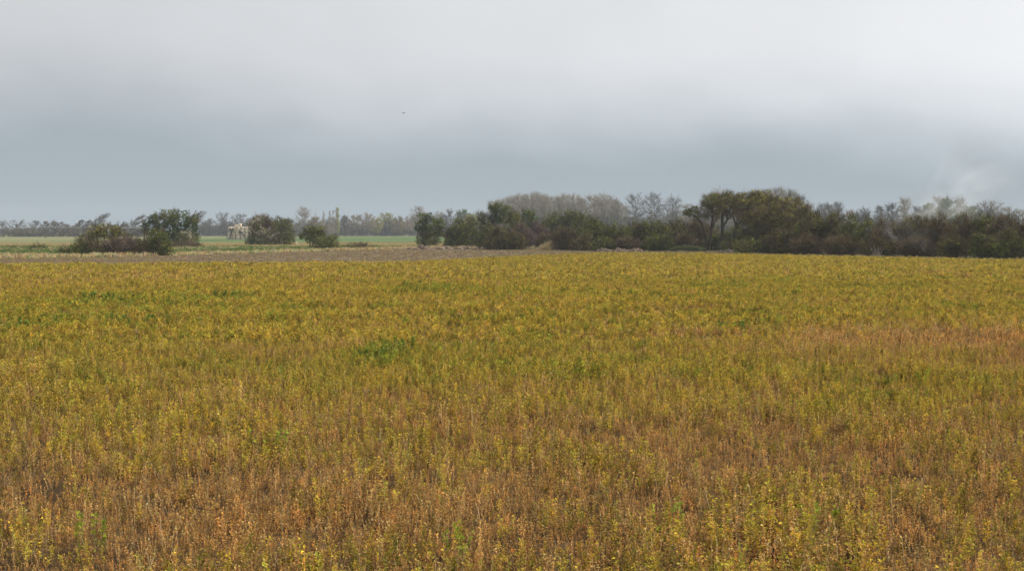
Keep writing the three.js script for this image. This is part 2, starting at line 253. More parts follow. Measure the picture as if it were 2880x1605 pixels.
// --- the long hedge, from the left end to beyond the right edge: bearing, top, width, foot, kind, words
const SAY = { ivy: 'dark evergreen bush', olive: 'olive green hawthorn bush', green: 'fresh green leafing bush', brown: 'leafless brown bush', purple: 'purplish brown leafless bush', mixed: 'olive brown half-leafed bush', golden: 'olive bush with golden leaf tips', blossom: 'pale blossoming bush' };
const hedge = [
  [1292, 605, 78, 698, 'olive'], [1262, 640, 36, 698, 'mixed'], [1322, 592, 46, 694, 'blossom'], [1350, 583, 62, 699, 'olive'], [1375, 618, 60, 702, 'green'], [1405, 628, 86, 704, 'mixed'], [1450, 645, 80, 704, 'mixed'], [1470, 625, 70, 699, 'purple'], [1512, 620, 70, 697, 'purple'],
  [1487, 583, 74, 690, 'ivy'], [1448, 590, 70, 692, 'olive'], [1556, 590, 86, 694, 'olive'], [1605, 572, 76, 694, 'olive'], [1640, 590, 70, 696, 'olive'], [1530, 650, 60, 702, 'brown'], [1592, 632, 84, 705, 'brown'], [1668, 606, 112, 705, 'olive'], [1640, 655, 80, 707, 'mixed'],
  [1730, 616, 104, 706, 'green'], [1700, 660, 80, 708, 'olive'], [1785, 618, 96, 705, 'mixed'], [1765, 662, 80, 708, 'brown'], [1838, 610, 110, 705, 'olive'], [1850, 652, 92, 708, 'green'], [1900, 610, 100, 704, 'mixed'], [1952, 600, 90, 702, 'brown'], [1925, 658, 80, 706, 'brown'], [2010, 655, 80, 706, 'olive'], [2060, 668, 90, 712, 'green'], [2005, 628, 90, 699, 'mixed'], [2065, 632, 90, 700, 'olive'], [1975, 640, 70, 700, 'brown'],
  [2125, 566, 110, 712, 'mixed'], [2180, 545, 150, 713, 'mixed'], [2172, 530, 110, 706, 'golden'], [2232, 542, 110, 710, 'golden'], [2262, 560, 100, 712, 'mixed'], [2150, 534, 90, 704, 'olive'], [2110, 660, 100, 716, 'olive'], [2200, 640, 120, 716, 'mixed'], [2290, 580, 96, 716, 'olive'], [2270, 650, 80, 718, 'brown'],
  [2345, 592, 96, 717, 'mixed'], [2395, 596, 90, 718, 'green'], [2365, 655, 100, 720, 'brown'], [2440, 606, 90, 719, 'olive'], [2490, 608, 96, 720, 'brown'], [2470, 655, 100, 722, 'mixed'], [2545, 604, 96, 721, 'mixed'], [2595, 590, 92, 722, 'mixed'], [2580, 660, 110, 724, 'brown'], [2650, 600, 100, 723, 'brown'],
  [2705, 592, 104, 724, 'brown'], [2680, 655, 110, 726, 'mixed'], [2765, 588, 110, 724, 'olive'], [2765, 638, 104, 728, 'green'], [2825, 594, 104, 726, 'brown'], [2850, 640, 104, 730, 'green'], [2900, 590, 110, 728, 'brown'], [2960, 600, 110, 730, 'mixed'],
].sort((a, b) => a[0] - b[0]);
const nth = {};
hedge.forEach(([px, py, w, foot, kind], i) => {
  seed = 1000 + px * 3 + py;
  const d = footDepth(foot), W = w / F * d, H = top(py, d), k = nth[kind] = (nth[kind] ?? -1) + 1;
  const g = thing('hedge_bush', X(px, d), -d, `${SAY[kind]}, ${ORD[k]} of its kind from left along the hedge`, 'bush', 'bushes of the long hedge');
  growBush(g, scatterLobes(W, H, W > 4.2 ? 4 : 3), kind, { w: W });
});
bush('ivy_tree', 1200, 258, 'tall dark ivy-clad tree at the left end of the long hedge', 'tree', 'ivy', [[1196, 612, 26, 14], [1205, 625, 28, 20], [1185, 632, 16, 16], [1178, 642, 12, 8], [1200, 650, 24, 20], [1185, 672, 18, 20, 'mixed'], [1205, 680, 26, 16, 'mixed']], { trunk: true, limbPx: [[[1196, 697, 0.3], [1198, 650, 0.22], [1198, 605, 0.06]], [[1194, 690, 0.14], [1186, 650, 0.1], [1178, 636, 0.03]]] });
bush('hawthorn_tree', 1232, 255, 'olive hawthorn leaning over the gap in the long hedge, dark stem showing', 'tree', 'olive', [[1222, 640, 24, 26, 'green'], [1238, 630, 16, 16, 'ivy'], [1215, 672, 30, 24, 'mixed'], [1240, 655, 12, 14]], { trunk: true, limbPx: [[[1257, 697, 0.14], [1253, 675, 0.12], [1244, 655, 0.08], [1236, 630, 0.03]], [[1220, 697, 0.1], [1222, 660, 0.07], [1225, 625, 0.03]]] });
bush('hawthorn_tree', 1400, 240, 'tallest flat-topped hawthorn tree in the left half of the long hedge', 'tree', 'olive', [[1388, 580, 18, 14], [1405, 590, 28, 18, 'ivy'], [1425, 595, 22, 16], [1440, 606, 24, 10], [1395, 615, 22, 18, 'ivy'], [1365, 625, 16, 24, 'green'], [1420, 618, 30, 9], [1455, 612, 14, 6]], { trunk: true, limbPx: [[[1385, 700, 0.26], [1386, 655, 0.22], [1390, 615, 0.17], [1404, 590, 0.06]], [[1387, 650, 0.12], [1384, 610, 0.09], [1382, 575, 0.03]], [[1388, 640, 0.12], [1410, 614, 0.09], [1450, 606, 0.03]]] });
bush('scrub_tree', 1990, 202, 'forked tree with two dark bare trunks and a crown swept left', 'tree', 'mixed', [[1940, 598, 20, 12, 'olive'], [1955, 590, 16, 10, 'olive'], [1930, 600, 12, 8, 'olive'], [2000, 566, 28, 20, 'olive'], [2022, 575, 24, 22, 'mixed'], [1985, 582, 18, 16, 'mixed'], [2012, 592, 22, 18, 'mixed'], [1968, 604, 14, 12, 'mixed'], [2000, 610, 18, 16, 'brown']], { trunk: true, limbCol: [0.055, 0.045, 0.032], limbPx: [[[1990, 709, 0.22], [1984, 670, 0.19], [1974, 630, 0.15], [1960, 612, 0.1], [1942, 600, 0.05]], [[1993, 709, 0.24], [2000, 660, 0.2], [2003, 620, 0.15], [2004, 585, 0.1], [2000, 558, 0.04]], [[2004, 640, 0.1], [2016, 612, 0.08], [2026, 580, 0.04]]] });
bush('scrub_tree', 2034, 205, 'thick dark forked trunk with flat olive crown in the right hedge', 'tree', 'mixed', [[2040, 560, 32, 16, 'golden'], [2060, 570, 28, 18], [2022, 562, 20, 16, 'olive'], [2048, 580, 28, 14], [2080, 572, 24, 16, 'golden'], [2030, 600, 20, 16, 'brown'], [2062, 598, 20, 18, 'brown'], [2045, 548, 14, 9, 'olive'], [2010, 552, 12, 9, 'olive']], { trunk: true, limbCol: [0.055, 0.045, 0.032], limbPx: [[[2030, 709, 0.3], [2031, 650, 0.25], [2032, 600, 0.18], [2036, 565, 0.06]], [[2032, 640, 0.16], [2046, 615, 0.13], [2040, 592, 0.1], [2044, 570, 0.04]], [[2045, 618, 0.08], [2056, 612, 0.06], [2070, 580, 0.03]]] });
bush('scrub_tree', 2068, 207, 'many-stemmed spreading tree with sinuous bare limbs, right of the thick forked trunk', 'tree', 'golden', [[2095, 560, 34, 18], [2120, 562, 30, 20], [2105, 580, 34, 16, 'mixed'], [2135, 555, 20, 16], [2085, 582, 24, 14, 'mixed'], [2110, 604, 30, 20, 'brown'], [2090, 612, 20, 16, 'brown'], [2125, 545, 16, 10], [2085, 550, 14, 9], [2140, 590, 26, 24, 'mixed']], { trunk: true, limbCol: [0.055, 0.045, 0.032], limbPx: [[[2066, 706, 0.24], [2066, 660, 0.22], [2070, 630, 0.16], [2060, 605, 0.1], [2066, 580, 0.05]], [[2068, 650, 0.16], [2080, 625, 0.13], [2094, 600, 0.09], [2104, 575, 0.04]], [[2070, 645, 0.12], [2092, 618, 0.1], [2112, 600, 0.07], [2130, 570, 0.03]], [[2069, 640, 0.1], [2076, 610, 0.08], [2086, 585, 0.04]]] });
bush('pale_twigs', 2466, 160, 'pale dead upright twigs at the foot of the right hedge', 'shrub', 'purple', [[2466, 708, 8, 8, 'brown']], { dense: 0.3, limbCol: [0.42, 0.34, 0.27], limbPx: Array.from({ length: 16 }, (_, i) => [[2458 + i * 1.1, 722, 0.035], [2452 + i * 2, 704 + (i % 3) * 3, 0.025], [2446 + i * 2.9, 688 + (i % 4) * 4, 0.01]]) });

bush('scrub_tree', 2298, 174, 'short dark trunk under an olive crown in the right hedge', 'tree', 'mixed', [[2290, 640, 34, 26], [2312, 650, 26, 24, 'olive'], [2275, 655, 22, 20]], { trunk: true, limbCol: [0.05, 0.042, 0.032], limbPx: [[[2297, 718, 0.24], [2298, 695, 0.2], [2294, 665, 0.14], [2288, 630, 0.05]], [[2298, 692, 0.12], [2310, 668, 0.09], [2318, 640, 0.03]]] });

// ------------------------------------------------------------------ far bare trees
const BARK = { grey: [[0.13, 0.115, 0.095], [0.17, 0.15, 0.12]], pale: [[0.34, 0.29, 0.22], [0.26, 0.22, 0.17]], brown: [[0.16, 0.125, 0.09], [0.12, 0.10, 0.075]], yellow: [[0.24, 0.2, 0.09], [0.2, 0.17, 0.09]], dark: [[0.085, 0.075, 0.06], [0.12, 0.1, 0.08]] };  // bark tones; the paler ones also carry distance haze in the colour
const LEAFY = { yellow: [[0.40, 0.37, 0.10], [0.30, 0.29, 0.09]], green: [[0.12, 0.17, 0.06], [0.16, 0.2, 0.08]], bud: [[0.24, 0.19, 0.1], [0.3, 0.24, 0.13]] };
function bareTree(g, h, w, form, o = {}) {
  const bark = BARK[o.bark ?? 'grey'], tw = new Mesher(), tr = new Mesher(), px = 0.00007 * -g.position.z, half = w / 2;
  const f = {
    round: { base: 0.2, prof: (u) => Math.sin(Math.PI * (0.1 + 0.86 * u)) ** 0.55, ang: 0.85, n: 40, up: 0.25 },
    vase: { base: 0.26, prof: (u) => (u < 0.55 ? 0.55 + 0.45 * u / 0.55 : Math.sqrt(Math.max(0.04, 1 - ((u - 0.55) / 0.46) ** 2))), ang: 0.7, n: 44, up: 0.3 },
    poplar: { base: 0.18, prof: (u) => (u < 0.55 ? 0.55 + 0.45 * u / 0.55 : Math.sqrt(Math.max(0.06, 1 - ((u - 0.55) / 0.47) ** 2))), ang: 0.45, n: 50, up: 0.6 },
    column: { base: 0.06, prof: (u) => Math.min(1, 0.5 + u * 2) * Math.sqrt(Math.max(0.1, 1 - u ** 5)), ang: 0.16, n: 15, up: 1.4 },
    bent: { base: 0.34, prof: (u) => Math.sin(Math.PI * (0.12 + 0.8 * u)) ** 0.7 * 0.75, ang: 0.75, n: 34, up: 0.2 },
  }[form];
  const wind = form === 'bent' ? (o.lean ?? 0.08) * 4.2 : rr(-0.03, 0.05), k = R() * 40, drift = (y) => wind * h * Math.max(0, y / h) ** 1.7 + 0.03 * h * n3(y / h * 2.5, k, 1);
  const fork = rr(0.6, 0.78), trunkAt = (t) => V(drift(t * h), t * h, 0.03 * h * n3(t * 2.5, k, 7));
  for (let i = 0, n = 9; i < n; i++) { const a = i / n * 0.9, b = (i + 1) / n * 0.9, r = (t) => Math.max(0.04, h * 0.013 * (1 - t * 0.95) * (1 + 0.5 * Math.max(0, 0.1 - t) * 6)); tr.tube(trunkAt(a), trunkAt(b), r(a), r(b), tint(bark[0], rr(0.55, 0.8)), 6); }
  const clump = (p) => n3(p.x * 4 / h + k, p.y * 4 / h, p.z * 4 / h + k);
  for (let i = 0; i < f.n * (o.thick ?? 1); i++) {
    const u = Math.pow((i + R()) / (f.n * (o.thick ?? 1)), 0.85), t = i * 2.4 + rr(-0.5, 0.5), rad = f.prof(u) * half * Math.sqrt(rr(0.08, 1)) * (0.82 + 0.3 * n3(t, u * 3, k)), y = h * mix(f.base, 0.9, u);
    const E = V(Math.cos(t) * rad + drift(y) + (form === 'bent' ? half * 0.35 * u : 0), y, Math.sin(t) * rad * 0.9), y0 = Math.max(h * f.base * 0.6, Math.min(y - rad / Math.tan(form === 'column' ? f.ang : mix(1.35, f.ang, u)), h * 0.82));
    const S = trunkAt(y0 / h), C = V(mix(S.x, E.x, 0.62), mix(S.y, E.y, 0.38), mix(S.z, E.z, 0.62)), r0 = h * 0.0045 * (1.15 - y0 / h * 0.7), col = tint(bark[0], rr(0.6, 0.95));
    const Q = (q) => V((1 - q) ** 2 * S.x + 2 * q * (1 - q) * C.x + q * q * E.x, (1 - q) ** 2 * S.y + 2 * q * (1 - q) * C.y + q * q * E.y, (1 - q) ** 2 * S.z + 2 * q * (1 - q) * C.z + q * q * E.z).add(V(n3(q * 4, i, k), n3(q * 4, i + 9, k), n3(q * 4, i + 5, k)).multiplyScalar(h * 0.018 * q));
    let a = Q(0); for (let q = 1; q <= 4; q++) { const b = Q(q / 4); tr.tube(a, b, Math.max(0.035, r0 * (1.1 - (q - 1) / 4)), Math.max(0.03, r0 * (1.1 - q / 4)), col, 4); a = b; }
    const sub = form === 'column' ? 9 : 15;
    for (let j = 0; j < sub; j++) {
      const q = rr(0.15, 1), p = Q(q), out = E.clone().sub(S).normalize(), L = h * rr(0.05, 0.13) * (form === 'column' ? 0.7 : 1);
      const d = V(out.x * 0.7 + rr(-0.9, 0.9) + (form === 'bent' ? 0.5 : 0), out.y * 0.3 + rr(-0.4, 0.8) + f.up * 0.5, out.z * 0.7 + rr(-0.9, 0.9)).normalize(), e = p.clone().addScaledVector(d, L);
      tw.tube(p, e, px * 0.6, px * 0.35, tint(pick(bark), rr(0.6, 1)), 3);
      const few = clump(e) < -0.25 ? 5 : 11;
      for (let m = 0; m < few; m++) {
        const s = p.clone().lerp(e, rr(0.2, 1)), v = V(d.x * 0.6 + rr(-1, 1) + (form === 'bent' ? 0.4 : 0), d.y + rr(-0.5, 0.5) + f.up * 0.5, d.z + rr(-0.9, 0.9)).normalize(), len = h * rr(0.03, 0.08);
        tw.needle(s, v, len, px * rr(0.7, 1.4), tint(pick(bark), rr(0.75, 1.4)));
        if (o.leaf) for (let l = 0; l < (o.many ?? 2) * 0.8; l++) tw.leaf(s.clone().addScaledVector(v, len * R()).add(V(rr(-0.3, 0.3), rr(-0.3, 0.3), rr(-0.3, 0.3))), h * rr(0.009, 0.02), tint(pick(LEAFY[o.leaf]), rr(0.75, 1.25)));
      }
    }
  }
  part('trunk', tr.geometry(), M.bark, g);
  part('crown', tw.geometry(), M.bark, g);
  return g;
}
const far = (list, d0, spread, place, group, say) => list.forEach(([px, py, w, form, o = {}], i) => {
  seed = 5000 + px * 5 + py;
  const d = o.d ?? d0 + ((i * 37) % 11 - 5) / 5 * spread;
  bareTree(thing(o.name ?? 'bare_tree', X(px, d), -d, `${o.say ?? say}, ${ORD[i]} from left ${place}`, 'tree', group), top(py, d), w * (form === 'column' ? 1 : form === 'poplar' ? 1.3 : 1.6) / F * d, form, o);
});
far([[5, 616, 60, 'round'], [45, 612, 78, 'round', { bark: 'brown' }], [100, 616, 46, 'vase'], [128, 618, 34, 'vase'], [151, 618, 28, 'vase'], [168, 620, 30, 'round'], [186, 626, 30, 'round', { bark: 'brown' }], [204, 630, 34, 'round', { bark: 'brown' }], [212, 613, 34, 'bent', { lean: 0.05, say: 'bare wind-bent tree' }], [226, 615, 30, 'bent', { lean: 0.1, say: 'bare wind-bent tree' }], [255, 593, 58, 'bent', { lean: 0.12, say: 'tall bare wind-bent tree' }], [336, 619, 34, 'bent', { lean: 0.04, say: 'bare wind-bent tree' }], [362, 599, 62, 'bent', { lean: 0.1, say: 'tall bare wind-bent tree' }], [520, 586, 50, 'bent', { lean: 0.12, d: 520, bark: 'brown', say: 'bare wind-bent tree top' }]], 760, 40, 'behind the left scrub', 'far trees at the left', 'grey bare tree');
far([[572, 622, 30, 'vase'], [590, 612, 34, 'vase'], [628, 591, 58, 'vase'], [648, 620, 30, 'round'], [675, 596, 56, 'vase', { bark: 'brown' }], [712, 606, 46, 'round'], [738, 594, 74, 'round', { bark: 'brown' }], [790, 608, 40, 'vase'], [857, 576, 56, 'vase', { bark: 'pale', say: 'tall pale vase-shaped bare tree' }], [886, 606, 40, 'round', { bark: 'yellow', leaf: 'bud' }], [909, 590, 12, 'column', { bark: 'pale', say: 'thin bare poplar' }], [927, 588, 14, 'column', { bark: 'pale', say: 'thin bare poplar' }], [936, 584, 14, 'column', { bark: 'pale', say: 'thin bare poplar' }], [949, 579, 19, 'column', { bark: 'yellow', leaf: 'yellow', many: 5, say: 'columnar yellowish poplar' }], [970, 602, 26, 'vase'], [920, 628, 40, 'round', { leaf: 'bud', bark: 'yellow' }], [1003, 600, 66, 'round', { bark: 'brown', leaf: 'bud' }], [1036, 594, 42, 'vase', { bark: 'pale' }], [1056, 610, 40, 'round', { leaf: 'yellow', bark: 'yellow', many: 4, say: 'yellow-green leafing willow' }], [1086, 594, 54, 'round', { leaf: 'yellow', bark: 'yellow', say: 'yellowish leafing tree' }], [1120, 606, 50, 'round', { leaf: 'bud', bark: 'yellow' }], [1148, 604, 40, 'vase', { bark: 'pale' }], [1174, 574, 38, 'vase', { bark: 'pale' }]], 930, 50, 'of the far trees beyond the bales', 'far trees in the middle', 'bare tree');
far([[1232, 590, 40, 'vase', { d: 760 }], [1262, 584, 48, 'vase', { d: 760, bark: 'brown' }], [1300, 586, 54, 'round', { d: 770, leaf: 'green', many: 4, say: 'soft green leafing tree' }], [1325, 600, 40, 'round', { d: 700, leaf: 'yellow', many: 4, say: 'pale yellow leafing tree' }], [1385, 566, 44, 'poplar'], [1416, 552, 46, 'poplar'], [1444, 545, 44, 'poplar'], [1468, 541, 46, 'poplar'], [1496, 537, 44, 'poplar'], [1524, 540, 44, 'poplar'], [1574, 545, 44, 'poplar'], [1600, 541, 46, 'poplar'], [1626, 545, 44, 'poplar'], [1676, 543, 46, 'poplar'], [1706, 543, 46, 'poplar'], [1735, 556, 40, 'poplar'], [2006, 534, 46, 'poplar'], [2036, 529, 48, 'poplar'], [2070, 540, 44, 'poplar'], [2134, 530, 46, 'poplar'], [2166, 524, 46, 'poplar'], [2200, 523, 46, 'poplar'], [2232, 532, 44, 'poplar'], [1402, 556, 50, 'poplar'], [1430, 546, 48, 'poplar'], [1456, 538, 50, 'poplar'], [1480, 540, 44, 'poplar'], [1510, 532, 42, 'poplar'], [1536, 542, 40, 'poplar'], [1560, 546, 40, 'vase'], [1588, 540, 44, 'poplar'], [1612, 537, 54, 'poplar'], [1640, 548, 36, 'vase'], [1662, 543, 48, 'vase'], [1690, 537, 56, 'poplar'], [1722, 546, 48, 'poplar'], [1748, 570, 36, 'vase'], [1788, 536, 66, 'vase', { bark: 'grey', say: 'dark-trunked bare tree' }], [1840, 534, 62, 'vase', { bark: 'grey', say: 'dark-trunked bare tree' }], [1888, 545, 66, 'vase', { bark: 'grey', say: 'dark-trunked bare tree' }], [1930, 566, 54, 'round'], [1962, 574, 44, 'round'], [1992, 540, 50, 'poplar'], [2022, 524, 56, 'poplar'], [2052, 530, 52, 'poplar'], [2090, 548, 44, 'vase'], [2118, 530, 50, 'poplar', { bark: 'grey' }], [2150, 526, 48, 'poplar', { bark: 'grey' }], [2182, 520, 54, 'poplar', { bark: 'grey' }], [2216, 525, 50, 'poplar', { bark: 'grey' }], [2248, 540, 50, 'vase', { bark: 'grey' }], [2276, 566, 40, 'round']].sort((a, b) => a[0] - b[0]).map((t) => [t[0], t[1], t[2], t[3], { bark: 'pale', ...t[4] }]), 800, 50, 'of the tall row behind the hedge', 'tall bare trees behind the hedge', 'pale bare tree');
far([[2308, 564, 40, 'round'], [2330, 568, 34, 'vase'], [2356, 562, 46, 'vase'], [2392, 586, 40, 'round', { bark: 'pale' }], [2432, 578, 44, 'vase'], [2474, 572, 36, 'round', { bark: 'dark' }], [2508, 564, 44, 'vase', { bark: 'dark', say: 'dense dark vase-shaped bare tree' }], [2546, 548, 44, 'vase', { bark: 'pale' }], [2578, 574, 32, 'vase', { bark: 'dark' }], [2605, 568, 44, 'round', { bark: 'pale', leaf: 'green' }], [2634, 543, 60, 'round', { bark: 'pale' }], [2664, 550, 52, 'round', { leaf: 'green', say: 'soft green leafing tree' }], [2702, 548, 46, 'round', { bark: 'pale' }], [2735, 574, 44, 'round', { leaf: 'green' }], [2766, 560, 52, 'round', { bark: 'dark' }], [2796, 558, 54, 'round', { bark: 'pale' }], [2832, 574, 54, 'round', { bark: 'pale' }], [2866, 582, 50, 'round', { bark: 'pale' }]], 620, 40, 'behind the smoky right hedge', 'bare trees at the right', 'bare tree');
// low scrub at the feet of the far trees
[[20, 638, 84, 780], [75, 635, 72, 765, 'scrub'], [120, 647, 72, 760], [170, 645, 72, 790], [205, 636, 72, 795], [250, 636, 72, 790], [300, 639, 84, 780], [355, 637, 72, 765], [400, 636, 72, 760], [575, 626, 72, 965], [620, 626, 72, 960], [665, 626, 72, 955], [710, 623, 72, 950], [800, 609, 84, 940], [845, 621, 72, 975], [885, 621, 72, 975], [925, 610, 72, 975], [965, 621, 60, 975], [1000, 623, 72, 940], [1045, 618, 72, 975], [1085, 617, 72, 975], [1125, 612, 84, 975], [1165, 607, 60, 975], [1215, 631, 72, 785], [1260, 632, 72, 780], [1310, 605, 72, 770, 'willow'], [1350, 586, 72, 770], [1420, 575, 84, 780], [1480, 577, 84, 760], [1540, 579, 84, 780], [1600, 583, 84, 760], [1660, 586, 84, 780], [1720, 589, 84, 760], [1780, 590, 84, 780], [1840, 591, 84, 760], [1900, 586, 84, 780], [1955, 584, 72, 765], [2050, 589, 84, 790], [2230, 576, 96, 770], [2300, 577, 72, 620], [2360, 582, 72, 600], [2420, 583, 72, 620], [2480, 595, 72, 600], [2540, 590, 72, 620], [2600, 589, 72, 600], [2660, 578, 84, 620, 'willow'], [2720, 579, 84, 600, 'willow'], [2780, 584, 84, 620], [2840, 587, 84, 600]].forEach(([px, py, w, d, kind = 'scrub'], i) => {
  seed = 9000 + px;
  const g = thing('scrub_bush', X(px, d), -d, `hazy grey-green scrub bush, ${ORD[i]} from the left at the feet of the far trees`, 'bush', 'scrub at the feet of the far trees');
  growBush(g, scatterLobes(w / F * d * 1.15, top(py, d), 3), kind, { w: 4, fine: 0.6 });
});

// ------------------------------------------------------------------ straw bales, post, pole and cable
{
  const prof = [[0.001, 0], [0.6, 0], [0.68, 0.03], [0.7, 0.1], [0.705, 0.6], [0.7, 1.1], [0.68, 1.17], [0.6, 1.2], [0.001, 1.2]].map(([x, y]) => new THREE.Vector2(x, y));
  const variants = [0, 1, 2].map((k) => {
    seed = 300 + k; const g = new THREE.LatheGeometry(prof, 18), p = g.attributes.position, c = [];
    for (let i = 0; i < p.count; i++) { const a = Math.atan2(p.getZ(i), p.getX(i)), w = 1 + 0.025 * n3(Math.cos(a) * 2 + k * 7, p.getY(i) * 4, Math.sin(a) * 2); p.setX(i, p.getX(i) * w); p.setZ(i, p.getZ(i) * w); const s = rr(0.85, 1.15), e = Math.abs(p.getY(i) - 0.6) > 0.5 ? 1.12 : 0.9; c.push(0.68 * s * e, 0.56 * s * e, 0.43 * s * e); }
    g.setAttribute('color', new THREE.Float32BufferAttribute(c, 3)); g.computeVertexNormals(); return g;
  });
  const d = 510, LV = ['bottom', 'second', 'third', 'fourth'];
  const bale = (px, y, dz, label, lie) => { const m = new THREE.Mesh(pick(variants), M.soil); m.name = numbered('straw_bale'); m.position.set(X(px, d), y, -d - dz); m.rotation.y = rr(0, 6.28); if (lie) { m.rotation.set(Math.PI / 2, 0, lie); m.position.z += 0.6; m.position.y += 0.7; } m.scale.set(rr(0.96, 1.04), 1, rr(0.96, 1.04)); tag(m, label, 'straw bale', 'stacked straw bales'); scene.add(shade(m)); };
  seed = 77;
  const cols = [644, 656.5, 669, 681.5, 694, 706.5, 719];
  cols.forEach((px, i) => {
    for (let k = 0; k < 3; k++) { bale(px, k * 1.12 + 0.13, i < 2 ? 0.8 : rr(-0.1, 0.1), `straw bale in column ${ORD[i]} from left of the stack's front, ${LV[k]} layer`); }
  });
  [647, 659, 670.5, 682, 693, 704].forEach((px, i) => bale(px, 3.5, rr(0, 0.4), `straw bale in the fourth layer of the stack, ${ORD[i]} from left`));
  [651, 663, 674, 686, 697, 709].forEach((px, i) => { bale(px, 1.25, 1.5, `straw bale in the stack's rear row, ${ORD[i]} from left, lower`); bale(px, 2.4, 1.5, `straw bale in the stack's rear row, ${ORD[i]} from left, upper`); bale(px, 0.13, 1.5, `straw bale at the foot of the stack's rear row, ${ORD[i]} from left`); });
  bale(673.5, 4.68, 0.2, 'single straw bale standing on the very top of the stack'); bale(663, 4.25, 1.4, 'straw bale lying flat on top of the stack, left of the top one');
  [[655, 3.55], [668, 3.55]].forEach(([px, y], i) => bale(px, y, 1.6, `straw bale in the rear of the fourth layer, ${ORD[i]} from left`));
  // black sheeting hanging over the left end: a loop of plastic round the end columns
  const tm = new Mesher(), at = (px, py, z) => V(X(px, d) - X(645, d), Math.max(0.1, top(py, d)), z), blk = [0.02, 0.021, 0.024];
  const strip = (a, b, w, t) => { for (let i = 0; i < a.length - 1; i++) tm.tube(at(a[i][0], a[i][1], b), at(a[i + 1][0], a[i + 1][1], b), w, t ?? w, blk, 6); };
  strip([[641, 649], [638.6, 655], [637.8, 664], [638.5, 670], [641, 673.5]], 0.95, 0.1); strip([[641, 649], [646, 647.5], [653, 648], [659, 645]], 0.95, 0.14); strip([[652, 648], [650, 660], [647, 669], [644, 673.5]], 0.95, 0.16, 0.22); strip([[647, 673], [643, 673.4]], 1.0, 0.25);
  strip([[646, 646], [649.5, 642.5], [653, 646], [655.5, 643.5], [659, 648]], 0.95, 0.15); strip([[672, 648], [676, 650], [680, 653], [684, 655]], 0.9, 0.2);
  strip([[675, 652], [672, 655], [675, 655.5], [680, 654]], 0.85, 0.14); strip([[681, 655], [684, 660], [688, 666]], 0.85, 0.22, 0.1);
  const sheetThing = new THREE.Mesh(tm.geometry(), new THREE.MeshStandardMaterial({ vertexColors: true, roughness: 0.5, side: THREE.DoubleSide }));
  sheetThing.name = numbered('black_sheeting'); sheetThing.position.set(X(645, d), 0, -d); scene.add(shade(tag(sheetThing, 'black plastic sheeting hanging in strips over the left end of the bale stack', 'sheeting')));
}
const wood = new THREE.MeshStandardMaterial({ color: new THREE.Color(0.62, 0.57, 0.5), roughness: 0.9 }), dark = new THREE.MeshStandardMaterial({ color: new THREE.Color(0.09, 0.08, 0.07), roughness: 0.9 });
{
  const d = 282, g = thing('fence_post', X(838.5, d), -d, 'white weathered fence post leaning left beside the blossoming bush', 'post');
  const shaft = part('shaft', new THREE.CylinderGeometry(0.075, 0.085, 1.1, 8).translate(0, 0.55, 0), wood, g); g.rotation.z = 0.5;
  part('pointed_top', new THREE.ConeGeometry(0.075, 0.08, 8).translate(0, 1.14, 0), wood, g);
}
{
  const d = 590, poles = [[127, 'dark wooden utility pole standing in the far field at the left']];
  const H = top(624, d);
  for (const [px, label] of poles) {
    const g = thing('utility_pole', X(px, d), -d, label, 'pole');
    part('shaft', new THREE.CylinderGeometry(0.13, 0.19, H, 8).translate(0, H / 2, 0), dark, g);
    const arm = part('crossarm', new THREE.BoxGeometry(0.12, 0.12, 1.2).translate(0, H - 2.2, 0), dark, g);
    for (const z of [-0.5, 0.5]) part('insulator', new THREE.CylinderGeometry(0.05, 0.07, 0.18, 8).translate(0, H - 2.05, z), wood, arm);
  }
  const cable = new THREE.MeshStandardMaterial({ color: new THREE.Color(0.5, 0.5, 0.48), roughness: 0.7 });
  [[-260, 127], [127, 492]].forEach(([a, b], i) => {
    const pts = []; for (let k = 0; k <= 16; k++) { const t = k / 16; pts.push(V(mix(X(a, d), X(b, d), t), H - 2.0 - 4 * (i ? 0.5 : 0.8) * t * (1 - t), -d + 0.5)); }
    const m = new THREE.Mesh(new THREE.TubeGeometry(new THREE.CatmullRomCurve3(pts), 32, 0.045, 4), cable); m.name = numbered('power_cable');
    scene.add(shade(tag(m, i ? 'thin pale power cable running right from the utility pole' : 'thin pale power cable running left from the utility pole', 'cable')));
  });
}
// ------------------------------------------------------------------ earth heaps, mound, stones
function lumps(name, cx, d, label, cat, list, cols) {
  seed = Math.round(cx + d); const g = thing(name, X(cx, d), -d, label, cat), m = [];
  for (const [px, foot, rx, h] of list) {
    const dd = footDepth(foot), geo = new THREE.IcosahedronGeometry(1, 3), p = geo.attributes.position, c = [], k = R() * 50;
    for (let i = 0; i < p.count; i++) {
      const x = p.getX(i), y = p.getY(i), z = p.getZ(i), s = 1 + 0.35 * fbm(x * 1.8 + k, y * 1.8, z * 1.8, 4) + 0.12 * n3(x * 9 + k, y * 9, z * 9);
      p.setXYZ(i, x * s, y * s, z * s);
    }
    for (let i = 0; i < p.count; i += 3) { const cc = tint(pick(cols), rr(0.7, 1.3)); c.push(...cc, ...cc, ...cc); }
    geo.setAttribute('color', new THREE.Float32BufferAttribute(c, 3)); geo.deleteAttribute('uv'); geo.deleteAttribute('normal');
    geo.scale(rx / F * dd, h * 1.05, rx / F * dd * 0.7); geo.translate(X(px, dd) - X(cx, d), 0, d - dd); geo.computeVertexNormals(); m.push(geo);
  }
  part('earth', mergeGeometries(m), M.soil, g); return g;
}
const EARTH = [[0.15, 0.11, 0.085], [0.21, 0.16, 0.12], [0.27, 0.21, 0.15], [0.11, 0.08, 0.065]];
